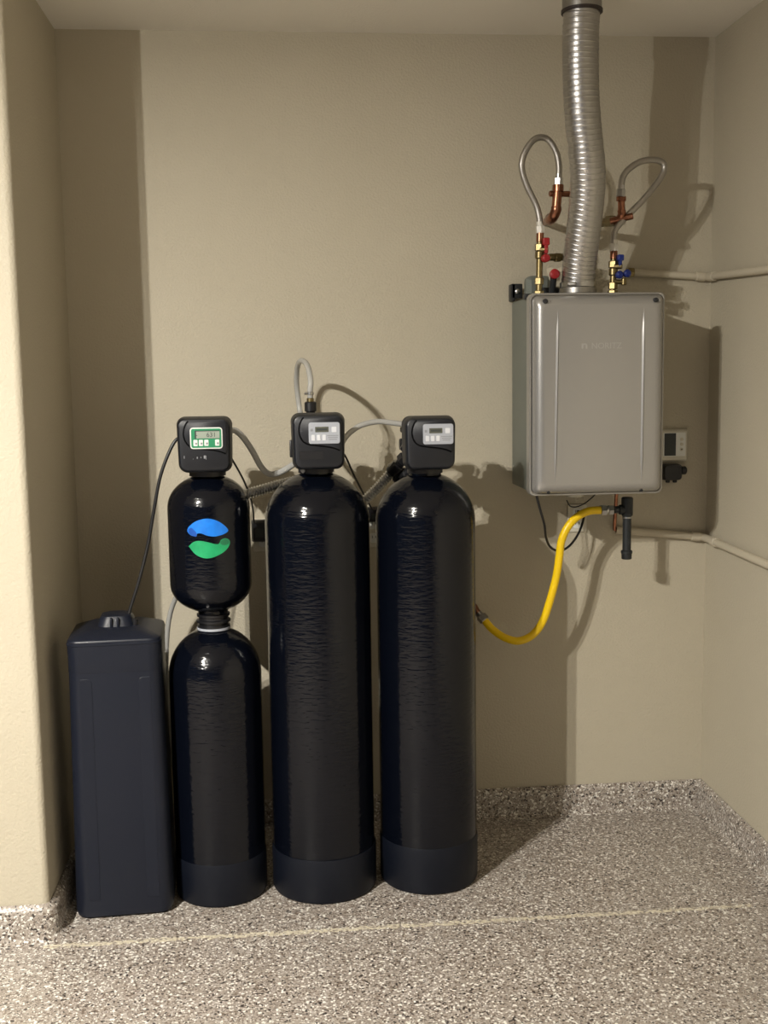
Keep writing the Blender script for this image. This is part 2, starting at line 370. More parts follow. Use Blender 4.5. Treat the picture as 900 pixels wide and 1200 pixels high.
def control_head(t, cx, cz, yf, w, h, axis, kind, yaw=0):
    """meter valve: cover with panel in front, valve body and bypass behind"""
    zt, zb = cz+h/2, cz-h/2
    ax, ay = axis
    # valve body behind the cover and neck collar on the tank
    bm = B(); box(bm, cx-w*.36, cx+w*.36, yf+.075, ay+.05, zb+.022, zt-.016, .012)
    lathe(bm, [(.055, 0), (.055, .02), (.048, .026), (.048, .05)], (ax, ay, zb-.014), seg=32)
    obj('valve_body', bm, M['black'], t)
    # bypass valve at the back
    bm = B(); by = ay+.095
    for s in (-1, 1):
        rod(bm, (cx+s*.042, ay+.04, zb+.058), (cx+s*.042, by+.055, zb+.058), .021, 18, .003)
        hexnut(bm, (cx+s*.042, ay+.055, zb+.058), (cx+s*.042, ay+.08, zb+.058), .031)
        rod(bm, (cx+s*.042, by+.02, zb+.03), (cx+s*.042, by+.02, zb+.108), .02, 18, .003)
    rod(bm, (cx-.07, by+.02, zb+.068), (cx+.07, by+.02, zb+.068), .019, 18, .003)
    bp = obj('bypass_valve', bm, M['black'], t)
    for s in (-1, 1):
        bm = B(); lathe(bm, [(.024, 0), (.026, .004), (.026, .014), (.022, .018)], (cx+s*.042, by+.02, zb+.106), seg=10)
        box(bm, cx+s*.042-.022, cx+s*.042+.022, by+.012, by+.028, zb+.112, zb+.130, .004); obj('knob', bm, M['knob'], bp)
    # cover: back rim, step, bulging front
    bm = B(); rings = []
    for y, wi, hi_, r, dz in ((yf+.088, .95, .96, .022, 0), (yf+.080, .99, .99, .025, 0), (yf+.052, 1, 1, .026, 0), (yf+.048, .985, .985, .026, 0), (yf+.044, .985, .985, .026, 0),
                          (yf+.022, .965, .962, .026, 0), (yf+.008, .93, .925, .024, 0), (yf+.002, .885, .88, .020, .001), (yf, .84, .83, .018, .001)):
        ring = []
        for px, pz in rrect(w*wi, h*hi_, r, 7):
            px *= 1 - .045*max(0, -pz/(h/2))            # narrower towards the bottom
            ring.append((cx+px, y, cz+pz+dz))
        rings.append(ring)
    loft(bm, rings)
    ch = obj('control_head', bm, M['head'], t, angle=30)
    # raised sweep of the cover around the panel
    def rel(u, v): return (cx+(u-.5)*w, cz+(.5-v)*h)
    cur = [(.24, .075), (.20, .12), (.165, .20), (.15, .30), (.17, .40), (.22, .48), (.30, .525), (.45, .55), (.62, .57), (.77, .60), (.885, .645)]
    poly = [rel(*p) for p in cur] + [rel(.905, .60), rel(.91, .15), rel(.895, .09), rel(.85, .07)]
    bm = B(); prism(bm, poly, yf+.004, .0085, .0012); obj('face_relief', bm, M['relief'], ch, angle=50)
    g = [rel(*p) for p in cur]; bm = B(); tube(bm, [(p[0], yf-.0015, p[1]) for p in g], .0034, 10, 6); obj('face_groove_shade', bm, M['groove_shade'], ch)  # black tube painted in for the shade along the cover's curved step
    y = yf-.0043
    if kind == 'green':
        pc = rel(.548, .372); pw, ph = w*.575, h*.375
        bm = B(); plate(bm, pc[0], pc[1], y+.001, pw, ph, .0025, .009); obj('panel_border', bm, M['white'], ch)
        bm = B(); plate(bm, pc[0], pc[1], y-.0008, pw*.93, ph*.89, .0016, .006); obj('display_panel', bm, M['greenp'], ch)
        bm = B(); plate(bm, pc[0]+.003, pc[1]+ph*.17, y-.0016, pw*.77, ph*.38, .0014, .001); obj('screen_bezel', bm, M['ink'], ch)
        bm = B(); plate(bm, pc[0]+.005, pc[1]+ph*.155, y-.0022, pw*.72, ph*.33, .0014, .001); obj('screen', bm, M['lcdg'], ch)
        text_mesh('631', ph*.30, (pc[0]+pw*.155, y-.0038, pc[1]+ph*.15), .0003, M['ink'], ch, 'screen_digits')
        text_mesh('-', ph*.26, (pc[0]-pw*.29, y-.0038, pc[1]+ph*.15), .0003, M['ink'], ch, 'screen_mark')
        for k in range(5):
            bm = B(); plate(bm, pc[0]+pw*(-.335+.167*k), pc[1]-ph*.215, y-.0016, pw*.13, ph*.29, .0016, .002)
            o = obj('button', bm, M['white'] if k != 3 else M['greenp'], ch)
            if k == 3: o['label'] = 'green button'
        for k in (0, 1, 2, 4):
            bm = B(); box(bm, pc[0]+pw*(-.335+.167*k)-.001, pc[0]+pw*(-.335+.167*k)+.0045, y-.0038, y-.003, pc[1]-ph*.29, pc[1]-ph*.20); obj('button_mark', bm, M['mark'], ch, smooth=False)
        # worn lettering low on the cover
        for u, v, ww, hh in ((.145, .70, .014, .05), (.30, .735, .012, .012), (.375, .715, .02, .035), (.44, .71, .012, .03), (.505, .705, .03, .055), (.53, .715, .012, .07)):
            q = rel(u, v); bm = B(); plate(bm, q[0], q[1], yf+.0008, w*ww, h*hh, .0016, .0005); obj('worn_lettering', bm, M['mark'], ch)
    else:
        pc = rel(.605, .345) if kind == 'a' else rel(.635, .325); pw, ph = w*.57, h*.37
        bm = B(); plate(bm, pc[0], pc[1], y+.001, pw, ph, .003, .007); obj('display_panel', bm, M['silverp'], ch)
        bm = B(); plate(bm, pc[0]-pw*.08, pc[1]+ph*.17, y-.0018, pw*.43, ph*.25, .0014, .001); obj('screen', bm, M['lcdd'], ch)
        bm = B(); plate(bm, pc[0]-pw*.08, pc[1]+ph*.17, y-.0026, pw*.34, ph*.10, .0008, .0005); obj('screen_digits', bm, M['ink'], ch)
        for k in range(3):
            bm = B(); plate(bm, pc[0]+pw*(-.36+.175*k), pc[1]-ph*.21, y-.0018, pw*.115, ph*.27, .0016, .002); obj('button', bm, M['button'], ch)
        bm = B(); plate(bm, pc[0]+pw*.31, pc[1]+ph*.16, y-.0018, pw*.16, ph*.26, .0012, .002); obj('button', bm, M['button'], ch)
        bm = B(); plate(bm, pc[0]-pw*.41, pc[1]+ph*.15, y-.0018, pw*.08, ph*.12, .001, .001); obj('panel_mark', bm, M['mark'], ch)
        for k in range(3):
            bm = B(); plate(bm, pc[0]+pw*.27, pc[1]-ph*(.12+.09*k), y-.0018, pw*(.36-.05*k), ph*.04, .0008, .0003); obj('printed_line', bm, M['mark'], ch)
        if kind == 'a':
            q = rel(.36, .73); bm = B(); plate(bm, q[0], q[1], yf+.0008, w*.44, h*.15, .0015, .002); obj('name_plate', bm, M['black'], ch)
            bm = B(); box(bm, cx-w*.53, cx-w*.47, yf+.05, yf+.085, cz-h*.28, cz+h*.02, .003); obj('side_clip', bm, M['black'], ch)
    return ch

def pressure_tank(x, y, r, rb, hb, zs, b, label):
    t = thing('filter_tank', (x, y, 0), label, 'water tank')
    bm = B(); lathe(bm, [(rb-.012, .0008), (rb-.003, .004), (rb, .012), (rb+.0005, hb-.006), (rb-.001, hb), (r-.002, hb)], (x, y, 0), seg=64); obj('base_boot', bm, M['boot'], t)
    bm = B(); n = 40
    prof = [(r, hb-.02), (r, zs)] + ell(r, b, zs, .05, 14)[1:] + [(.05, zs+b*.99+.02)]
    lathe(bm, prof, (x, y, 0), seg=64); obj('vessel', bm, M['tank'], t, angle=50)
    return t

# softener: small vessel stacked on a larger one
TX, TY = -.217, -.480
t1 = thing('stacked_softener_tank', (TX, TY, 0), 'two-stage black tank with blue and green leaf logo and green control panel', 'water tank')
bm = B(); lathe(bm, [(.130, .0008), (.139, .004), (.142, .012), (.1425, .130), (.141, .136), (.137, .136)], (TX, TY, 0), seg=64); obj('base_boot', bm, M['boot'], t1)
bm = B(); lathe(bm, [(.1405, .12), (.1415, .70)] + ell(.1415, .145, .70, .046, 14)[1:] + [(.046, .848)], (TX, TY, 0), seg=64); obj('lower_vessel', bm, M['tank'], t1, angle=50)
bm = B(); lathe(bm, [(.050, .840), (.050, .852), (.044, .853), (.044, .860), (.052, .862), (.052, .868), (.045, .871), (.045, .878), (.050, .880), (.051, .887), (.044, .889), (.044, .905)], (TX, TY, 0), seg=48)
obj('neck', bm, M['black'], t1)
bm = B(); lathe(bm, [(.046, .838), (.051, .839), (.051, .846), (.046, .847)], (TX, TY, 0), seg=48); obj('neck_ring', bm, M['silverp'], t1)
RU = .1235; UX, UY = TX-.003, TY-.008
bm = B(); low = ell(RU, .092, .985, .042, 12, False)[::-1]
lathe(bm, [(.042, .890)] + low + [(RU, 1.10)] + ell(RU, .102, 1.215, .046, 12) + [(.046, 1.325)], (UX, UY, 0), seg=64); obj('upper_vessel', bm, M['tank'], t1, angle=50)
control_head(t1, at(239, 522, -.60).x, at(239, 522, -.60).z, -.60, .163, .166, (UX, UY), 'green')
# leaf logo wrapped round the upper vessel
def logo(name, pix, m, lift):
    """outline in photograph pixels mapped to the vessel's front, then wrapped to its curve"""
    pts = [at(190+px/5.625, 470+py/5.625, UY-RU) for px, py in pix]
    P = smooth_path([(p.x, 0, p.z) for p in pts] + [(pts[0].x, 0, pts[0].z)], 4)[:-1]
    t = bmesh.new(); f = t.faces.new([t.verts.new(p) for p in P]); bmesh.ops.triangulate(t, faces=[f])
    for _ in range(3): bmesh.ops.subdivide_edges(t, edges=[e for e in t.edges if e.calc_length() > .008], cuts=1, use_grid_fill=False); bmesh.ops.triangulate(t, faces=t.faces[:])
    ex = bmesh.ops.extrude_face_region(t, geom=t.faces[:]); up = {v for v in ex['geom'] if isinstance(v, bmesh.types.BMVert)}
    for v in t.verts:
        R = RU + (lift if v in up else lift-.0009); dx = v.co.x-UX; a = math.asin(max(-.95, min(.95, dx/RU)))
        v.co.x = UX+R*math.sin(a); v.co.y = UY-R*math.cos(a)
    return obj(name, t, m, t1, smooth=False)
logo('blue_leaf_print', [(165, 852), (178, 828), (225, 792), (290, 775), (350, 785), (400, 815), (433, 856), (405, 880), (350, 893), (300, 888), (255, 872), (226, 878), (225, 894), (190, 888), (168, 868)], M['blue'], .0012)
logo('blue_curl_print', [(172, 850), (190, 838), (208, 850), (228, 872), (226, 892), (198, 890), (176, 874)], M['blued'], .0018)
logo('green_leaf_print', [(174, 961), (205, 932), (245, 922), (300, 930), (345, 942), (376, 942), (386, 918), (415, 908), (440, 922), (442, 950), (420, 985), (370, 1018), (310, 1036), (262, 1032), (215, 1008)], M['green'], .0012)
logo('green_curl_print', [(380, 940), (388, 920), (415, 911), (436, 922), (437, 942), (415, 952), (395, 950)], M['greend'], .0018)

t2 = pressure_tank(.108, -.475, .1605, .1645, .140, 1.165, .152, 'tall black filter tank with clear hose loop and brass fitting on top')
control_head(t2, at(373.5, 518, -.60).x, at(373.5, 518, -.60).z, -.60, .161, .170, (.108, -.475), 'a')
t3 = pressure_tank(.445, -.460, .1545, .1565, .150, 1.155, .150, 'rightmost tall black filter tank nearest the yellow gas hose')
control_head(t3, at(505, 520, -.58).x, at(505, 520, -.58).z, -.58, .160, .164, (.445, -.46), 'b')

# fitting on top of the middle head (black nut, brass barb)
f = at(364, 484, -.45); o = thing('hose_barb_fitting', f, 'brass hose barb on black nut on top of the middle head', 'fitting')
bm = B(); rod(bm, f+Vector((0, 0, -.035)), f+Vector((0, 0, .006)), .014, 18); lathe(bm, [(.016, 0), (.0185, .003), (.0185, .028), (.014, .031)], f+Vector((0, 0, .004)), seg=12); obj('nut', bm, M['black'], o)
bm = B(); rod(bm, f+Vector((0, 0, .033)), f+Vector((0, 0, .046)), .011, 16, .002); rod(bm, f+Vector((0, 0, .046)), f+Vector((0, 0, .07)), .0065, 14); obj('barb', bm, M['brass'], o)
bm = B(); lathe(bm, [(.0085, 0), (.011, .002), (.011, .009), (.0085, .011)], f+Vector((0, 0, .054)), seg=18); rod(bm, f+Vector((-.018, -.004, .060)), f+Vector((-.008, -.004, .060)), .004, 10); obj('clamp', bm, M['steel'], o)

def hose(name, pts, r, m, label, cat='hose', seg=14, group=None, n=10):
    bm = B(); tube(bm, pts, r, seg, n); return single(name, bm, m, label, cat, group)
hose('clear_hose', [f+Vector((0, 0, .045)), f+Vector((0, 0, .07)), at(364, 447, -.445), at(361.5, 432, -.40), at(357.5, 424.5, -.33), at(352, 423, -.25), at(348.5, 431, -.18), at(347.5, 448, -.14), at(349.5, 468, -.13), at(353, 490, -.15), at(360, 515, -.24), at(366, 530, -.34)], .0088, M['hose'], 'clear hose looping above the middle head')
hose('clear_hose', [at(265, 504, -.40), at(276, 505, -.385), at(286, 514, -.37), at(296, 529, -.355), at(306, 547, -.345), at(316, 555.5, -.345), at(328, 553.5, -.355), at(343, 545, -.375), at(352, 540, -.40)], .0098, M['hose'], 'clear grey hose sagging between the left and middle heads')
hose('clear_hose', [at(400, 520, -.42), at(408, 509, -.41), at(420, 500, -.40), at(433, 495.5, -.39), at(446, 494, -.385), at(460, 495.5, -.385), at(478, 498, -.385)], .0086, M['hose'], 'clear hose arching between the middle and right heads')
hose('clear_hose', [at(214, 690, -.20), at(206, 701, -.17), at(200, 717, -.15), at(196.5, 737, -.14), at(195, 765, -.13), at(195, 800, -.13), at(200, 880, -.12), at(212, 925, -.12), Vector((at(222, 940, -.12).x, -.13, .012)), Vector((at(250, 940, -.12).x, -.13, .0095)), Vector((at(300, 940, -.12).x, -.12, .0095))], .0085, M['hose'], 'grey hose hanging down to the floor behind the stacked tank')
# brine line from the left head to the brine tank lid
hose('brine_line', [at(216, 513, -.47), at(206, 516, -.475), at(196, 535, -.48), at(187, 562, -.485), at(180, 600, -.49), at(173, 640, -.495), at(163, 680, -.505), at(150, 722, -.515), at(147, 738, -.515)], .0052, M['cable'], 'thin black tube running from the left head to the brine tank', 'tube')
# power leads and adapters
CORD1 = ([at(268, 532, -.42), at(277, 547, -.38), at(286, 564, -.30), at(293, 582, -.20), at(296.5, 598, -.11), at(297.5, 613, -.058)])
CORD2 = ([at(400, 528, -.43), at(406, 537, -.40), at(414, 555, -.32), at(424, 575, -.2), at(432, 590, -.1), at(437, 598, -.055)])
def wall_outlet(px, py, label, w=.072, h=.115):
    p = at(px, py, -.001); t = thing('wall_outlet', p, label, 'outlet')
    bm = B(); plate(bm, p.x, p.z, -.001, w, h, .006, .005); obj('cover_plate', bm, M['outlet'], t)
    for s in (-1, 1):
        bm = B(); plate(bm, p.x, p.z+s*h*.21, -.006, w*.48, h*.30, .0025, .010); sc = obj('socket', bm, M['white'], t)
        for d in (-.006, .006):
            bm = B(); box(bm, p.x+d-.001, p.x+d+.001, -.0092, -.0080, p.z+s*h*.21-.001, p.z+s*h*.21+.008); obj('slot', bm, M['ink'], sc, smooth=False)
    return p
def adapter(px, py, label, cord, w=.058, h=.075, d=.05):
    p = at(px, py, -.012); t = thing('power_adapter', p, label, 'power adapter')
    bm = B(); rings = []
    for yy, k in ((-.0098, .92), (-.016, 1), (-.012-d*.8, .96), (-.012-d, .80)):
        rings.append([(p.x+x*k, yy, p.z+z*k) for x, z in rrect(w, h, .008, 4)])
    loft(bm, rings); obj('housing', bm, M['black'], t)
    bm = B(); plate(bm, p.x, p.z-.004, -.012-d+.0008, w*.5, h*.4, .0012, .003); obj('rating_label', bm, M['ink'], t)
    bm = B(); tube(bm, cord, .0032, 8); obj('cord', bm, M['cable'], t)
    return p
p = wall_outlet(309, 627, 'wall outlet half hidden between the stacked and middle tanks')
adapter(304.5, 621, 'black power adapter in the outlet between the stacked and middle tanks', CORD1)
p = wall_outlet(438, 622, 'wall outlet in the narrow gap between the two tall tanks')
adapter(440, 602, 'black power adapter in the gap between the two tall tanks', CORD2, .07, .05)

# corrugated stainless connectors
def flex(name, pts, r, pitch, amp, m, parent, seg=16, lean=0):
    bm = B(); path = resample(smooth_path(pts, 10), pitch/4)
    sweep(bm, path, lambda s, a: r+amp*math.sin(2*PI*s/pitch+lean*a), seg); return obj(name, bm, m, parent, angle=80)
a, b = at(272, 583, -.27), at(345, 564, -.30)
o = thing('flexible_connector', a, 'corrugated steel connector behind the stacked and middle tanks', 'connector')
flex('corrugated_tube', [a, at(292, 578, -.265), at(318, 571, -.27), b], .0165, .0095, .0024, M['steel'], o)
bm = B(); hexnut(bm, b, b+(b-a).normalized()*.03, .019); obj('end_nut', bm, M['brass'], o)
bm = B(); hexnut(bm, a, a-(b-a).normalized()*.03, .019); obj('end_nut', bm, M['brass'], o)
a, b = at(424, 590, -.25), at(459, 553, -.29)
o = thing('flexible_connector', a, 'corrugated steel connector rising to the rightmost head', 'connector')
flex('corrugated_tube', [a, (a+b)/2+Vector((0, 0, -.003)), b], .0150, .0095, .0026, M['steel'], o)
d = (at(478, 533, -.33)-b); 
bm = B(); rod(bm, b-d.normalized()*.004, b+d*.45, .021, 18, .003); rod(bm, b+d*.40, b+d*.95, .016, 18); hexnut(bm, b+d*.62, b+d*.9, .023); obj('coupling', bm, M['black'], o)
bm = B(); rod(bm, at(455, 546, -.30), at(468, 539, -.315), .006, 12, .002); obj('lock_pin', bm, M['rubberw'], o)
e1, e2 = at(463, 563, -.27), at(486, 549, -.31)
o = thing('elbow_fitting', e1, 'black elbow fitting behind the neck of the rightmost tank', 'fitting')
bm = B(); rod(bm, e1, e2, .019, 18, .003); rod(bm, e1+(e2-e1)*.05, e1+(e2-e1)*.38, .024, 12, .003); tube(bm, [e2, e2+Vector((.02, .0, .012)), e2+Vector((.03, -.02, .03))], .018, 16); obj('elbow', bm, M['black'], o)
bm = B(); rod(bm, e1+(e2-e1)*.55, e1+(e2-e1)*.62, .0215, 18); obj('collar', bm, M['knob'], o)
# small steel screw under the middle head
p = at(355, 552, -.56); bm = B(); rod(bm, p, p+Vector((0, .03, 0)), .0065, 14, .002); rod(bm, p+Vector((.002, .01, 0)), p+Vector((.002, .01, .012)), .003, 8)
obj('clip_screw', bm, M['steel'], t2)

# ------------------------------------------------------------------ tankless water heater
YF = -.42
hl, hr = at(623, 450, YF).x, at(782, 450, YF).x
hb, ht = at(700, 581, YF).z, at(700, 342, YF).z
hc, hz, hw, hh = (hl+hr)/2, (hb+ht)/2, hr-hl, ht-hb
wh = thing('tankless_water_heater', (hc, -.03, hb), 'silver tankless water heater hung on the back wall', 'water heater')
bm = B(); box(bm, hl+.018, hr-.018, YF+.06, -.03, hb+.006, ht-.006, .004); obj('case', bm, M['heaterside'], wh)
bm = B(); rings = []
for y, ins, r in ((YF+.075, 0, .018), (YF+.036, 0, .018), (YF+.033, .002, .018), (YF+.033, .0055, .018), (YF+.042, .006, .018), (YF+.042, .0085, .018), (YF+.028, .009, .018), (YF+.018, .012, .02), (YF+.008, .020, .022), (YF+.002, .030, .022), (YF, .040, .022)):
    rings.append([(hc+x, y, hz+z) for x, z in rrect(hw-2*ins, hh-2*ins, r, 8)])
loft(bm, rings); cov = obj('front_cover', bm, M['heater'], wh, angle=28)
for px0, px1 in ((654, 650.5), (754.5, 751.5)):
    p0, p1 = at(px0, 360, YF), at(px1, 566, YF); bm = B(); n = 24; L, Rr, T = [], [], []
    for k in range(n+1):
        t = k/n; c = p0.lerp(p1, t); wd = .0052*min(1, min(t, 1-t)*7+.06); hg = .0040*min(1, min(t, 1-t)*7+.03)
        L.append(bm.verts.new((c.x-wd, YF+.0005, c.z))); T.append(bm.verts.new((c.x+wd*.25, YF-hg, c.z))); Rr.append(bm.verts.new((c.x+wd, YF+.0005, c.z)))
    for k in range(n):
        bm.faces.new((L[k], T[k], T[k+1], L[k+1])); bm.faces.new((T[k], Rr[k], Rr[k+1], T[k+1])); bm.faces.new((L[k], L[k+1], Rr[k+1], Rr[k]))
    bm.faces.new((L[0], Rr[0], T[0])); bm.faces.new((L[n], T[n], Rr[n]))
    obj('rib', bm, M['heater'], cov, angle=60)
for px, py, ins in ((639, 353, .0), (768.5, 351.5, .0)):
    p = at(px, py, YF); bm = B(); lathe(bm, [(.0075, -.012), (.0075, .0035), (.005, .006)], (p.x, YF, p.z), (0, -1, 0), 18); s = obj('screw', bm, M['darkmetal'], cov)
    bm = B(); box(bm, p.x+.010, p.x+.014, YF-.0025, YF+.004, p.z-.006, p.z+.004, .001); obj('screw_tab', bm, M['heater'], s)
for px, py in ((643.5, 578.5), (752.5, 576)):
    p = at(px, py, YF+.006); bm = B(); lathe(bm, [(.0045, -.02), (.0045, .010), (.003, .012)], (p.x, YF+.02, hb+.012), (0, -1, 0), 14); obj('screw', bm, M['darkmetal'], cov)
lc = at(705, 405.5, YF)
text_mesh('NORITZ', .0265, (lc.x+.016, YF-.0003, lc.z), .0008, M['emboss_light'], cov, 'embossed_lettering')
lm = at(685, 405.5, YF); bm = B(); prism(bm, [(lm.x-.009, lm.z-.008), (lm.x-.004, lm.z-.008), (lm.x-.004, lm.z+.004), (lm.x+.004, lm.z+.004), (lm.x+.004, lm.z-.008), (lm.x+.009, lm.z-.008), (lm.x+.009, lm.z+.003), (lm.x+.005, lm.z+.008), (lm.x-.009, lm.z+.008)], YF+.0003, .0014, .0004)
obj('embossed_emblem', bm, M['emboss_light'], cov)
# side seam, bracket, top plate
bm = B(); box(bm, hl+.0155, hl+.0195, YF+.085, YF+.13, hz-.012+.04, hz-.008+.04, .001); obj('side_clip', bm, M['steel'], wh)
bx = at(606, 343, -.05)
bm = B(); box(bm, bx.x-.020, bx.x+.018, -.055, -.045, bx.z-.02, bx.z+.03, .003); box(bm, bx.x-.020, bx.x-.006, -.055, -.001, bx.z-.028, bx.z+.03, .003); br = obj('mounting_bracket', bm, M['darkmetal'], wh)
bm = B(); lathe(bm, [(.008, 0), (.008, .004), (.005, .006)], (bx.x+.0, -.055, bx.z+.004), (0, -1, 0), 14); obj('bolt', bm, M['steel'], br)
q = at(629, 326, -.12); bm = B(); plate(bm, q.x+.004, ht+.030, -.10, .085, .090, .045, .018); obj('junction_hood', bm, M['heaterside'], wh)
q = at(617, 344, -.26); bm = B(); box(bm, q.x-.01, q.x+.012, -.28, -.25, ht-.012, ht+.006, .002); obj('cable_clip', bm, M['darkmetal'], wh)
# flue boss and bottom fittings on the case
fb = at(677, 336, -.30)
bm = B(); lathe(bm, [(.066, -.01), (.066, .012), (.060, .014), (.060, .03)], (fb.x, -.30, ht-.010), seg=36); obj('flue_outlet', bm, M['collar'], wh)
bm = B(); rod(bm, (at(628, 583, -.27).x, -.27, hb+.01), (at(628, 583, -.27).x, -.27, hb-.006), .012, 16, .002); obj('cord_grommet', bm, M['black'], wh)
q = at(672, 585, -.17); bm = B(); lathe(bm, [(.042, .012), (.042, -.006), (.034, -.012), (.030, -.028)], (q.x+.005, -.17, hb), seg=28); obj('bottom_collar', bm, M['outlet'], wh)
q = at(735, 584, -.205); GX, GY = q.x, -.205
bm = B(); rod(bm, (GX, GY, hb+.01), (GX, GY, hb-.012), .013, 16); obj('gas_inlet', bm, M['steel'], wh)

# ------------------------------------------------------------------ flue duct
dp = [at(677, 338, -.30), at(678, 325, -.305), at(680, 300, -.325), at(684.5, 265, -.36), at(688.5, 225, -.395), at(688.5, 195, -.42), at(685, 160, -.44), at(682, 125, -.455), at(680.5, 85, -.465), at(680.5, 45, -.475), at(681.5, 14, -.48)]
dp[0].z = ht+.012
du = thing('flue_duct', dp[0], 'corrugated silver flue duct bending up from heater to ceiling', 'duct')
path = resample(smooth_path(dp, 8), .0013)
def drad(s, a): 
    x = (s/.0155 + a/(2*PI)) % 1
    return .0538+.0012*math.exp(-((x-.5)/.085)**2) + .0003*math.sin(7*s*20+3*a) - .0035*math.exp(-((s-.46)/.012)**2)*max(0, math.cos(a-1.5))
bm = B(); sweep(bm, path, drad, 44); obj('flexible_duct', bm, M['duct'], du, angle=80)
top = dp[-1]; ctop = Vector((top.x+.002, top.y, ZC-.001))
bm = B(); lathe(bm, [(.058, 0), (.058, .001)]+[(.0585, .012), (.0585, ZC-.002-top.z)], (top.x+.001, top.y, top.z-.001), seg=44, cap=True); obj('ceiling_collar', bm, M['collar'], du)
bm = B(); lathe(bm, [(.057, 0), (.0615, .001), (.0615, .009), (.0575, .010)], (top.x+.001, top.y, top.z-.004), seg=44); obj('sealing_band', bm, M['seal'], du)
bm = B(); lathe(bm, [(.0555, 0), (.0575, .001), (.0575, .016), (.0555, .017)], (dp[0].x, dp[0].y, ht+.022), seg=40); cl = obj('hose_clamp', bm, M['steel'], du)
q = Vector((dp[0].x-.035, dp[0].y-.05, ht+.03)); bm = B(); rod(bm, q+Vector((-.012, -.004, 0)), q+Vector((.012, -.012, 0)), .008, 12, .002); obj('clamp_screw', bm, M['steel'], cl)

# ------------------------------------------------------------------ water connections above the heater
def braided(pts, label, nut_a, nut_b):
    p = [Vector(q) for q in pts]; t = thing('braided_hose', p[0], label, 'hose')
    bm = B(); tube(bm, p, .0102, 14, 8); obj('braid', bm, M['braid'], t)
    for q, d, m in ((p[0], p[1]-p[0], nut_a), (p[-1], p[-2]-p[-1], nut_b)):
        d = d.normalized(); bm = B(); hexnut(bm, q-d*.012, q+d*.012, .0145); rod(bm, q+d*.010, q+d*.026, .0105, 14, .002); obj('end_nut', bm, m, t)
    return t
ya, yb = -.285, -.285
braided([at(633, 269, ya), at(632, 255, ya), at(628, 240, ya), at(617.5, 218, ya-.005), at(611.5, 198, ya-.01), at(613, 184, ya-.012), at(620, 170, ya-.01), at(630, 161.5, ya-.005), at(642, 163.5, ya), at(651.5, 178, yb), at(655, 195, yb), at(654.5, 213, yb)], 'braided steel hose looping left of the flue duct', M['rubberw'], M['steel'])
braided([at(719.5, 290, ya), at(719.5, 279, ya), at(722, 268, ya+.002), at(734, 254, ya+.003), at(752, 236, ya+.008), at(768, 217, ya+.018), at(777.5, 202, ya+.025), at(777.5, 192, ya+.025), at(768, 187.5, ya+.018), at(752, 189, ya+.008), at(737, 198, ya-.005), at(729.5, 209, yb-.008), at(727.5, 226, yb-.008)], 'braided steel hose looping right of the flue duct', M['rubberw'], M['steel'])
# copper stub left: riser, elbow back to the wall, side branch
t = thing('copper_stub_pipe', at(652, 250, -.0), 'copper stub pipe left of the flue duct', 'pipe')
a, b = at(654, 217, yb), at(651.5, 247, yb)
bm = B(); rod(bm, a, b, .0150, 18); lathe(bm, [(.0150, 0), (.0180, .002), (.0180, .022), (.0150, .024)], a+Vector((0, 0, -.022)), seg=18); obj('riser', bm, M['copper'], t)
c = at(647, 254, -.25); w0 = Vector((at(634, 262, -.0).x+.012, -.001, at(634, 262, 0).z+.004))
bm = B(); tube(bm, [a.lerp(b, .85), b, b+Vector((-.006, .015, -.018)), c+Vector((-.002, .02, -.008)), c+(w0-c)*.25], .0168, 18); obj('elbow', bm, M['copper'], t)
bm = B(); rod(bm, c+(w0-c)*.15, w0, .0115, 18); obj('wall_stub', bm, M['copper'], t)
a2 = a.lerp(b, .33); bm = B(); rod(bm, a2+Vector((-.026, 0, 0)), a2+Vector((.05, .01, 0)), .0095, 16, .002); obj('side_branch', bm, M['copper'], t)
# copper stub right
t = thing('copper_stub_pipe', at(728, 255, -.0), 'copper stub pipe right of the flue duct', 'pipe')
a, b = at(728, 230, yb), at(728.5, 252, yb)
bm = B(); rod(bm, a, b, .0115, 18); lathe(bm, [(.0115, 0), (.0155, .001), (.0155, .014), (.0115, .015)], a+Vector((0, 0, -.016)), seg=18); obj('riser', bm, M['copper'], t)
m1 = at(726, 257.5, yb+.01)
bm = B(); tube(bm, [a.lerp(b, .75), b, m1+Vector((-.002, .004, 0)), m1+Vector((-.018, .010, -.003))], .0135, 18); obj('elbow', bm, M['copper'], t)
bm = B(); rod(bm, m1+Vector((-.03, .006, -.004)), at(742, 253, yb-.01), .0105, 16, .002); obj('front_branch', bm, M['copper'], t)
e = at(704, 261, -.16)
bm = B(); rod(bm, m1+Vector((-.01, .006, -.002)), e, .0145, 16); hexnut(bm, m1.lerp(e, .35), m1.lerp(e, .62), .019); obj('union', bm, M['brass'], t)
bm = B(); rod(bm, e, Vector((e.x-.02, -.001, e.z-.004)), .0115, 16); obj('wall_stub', bm, M['copper'], t)
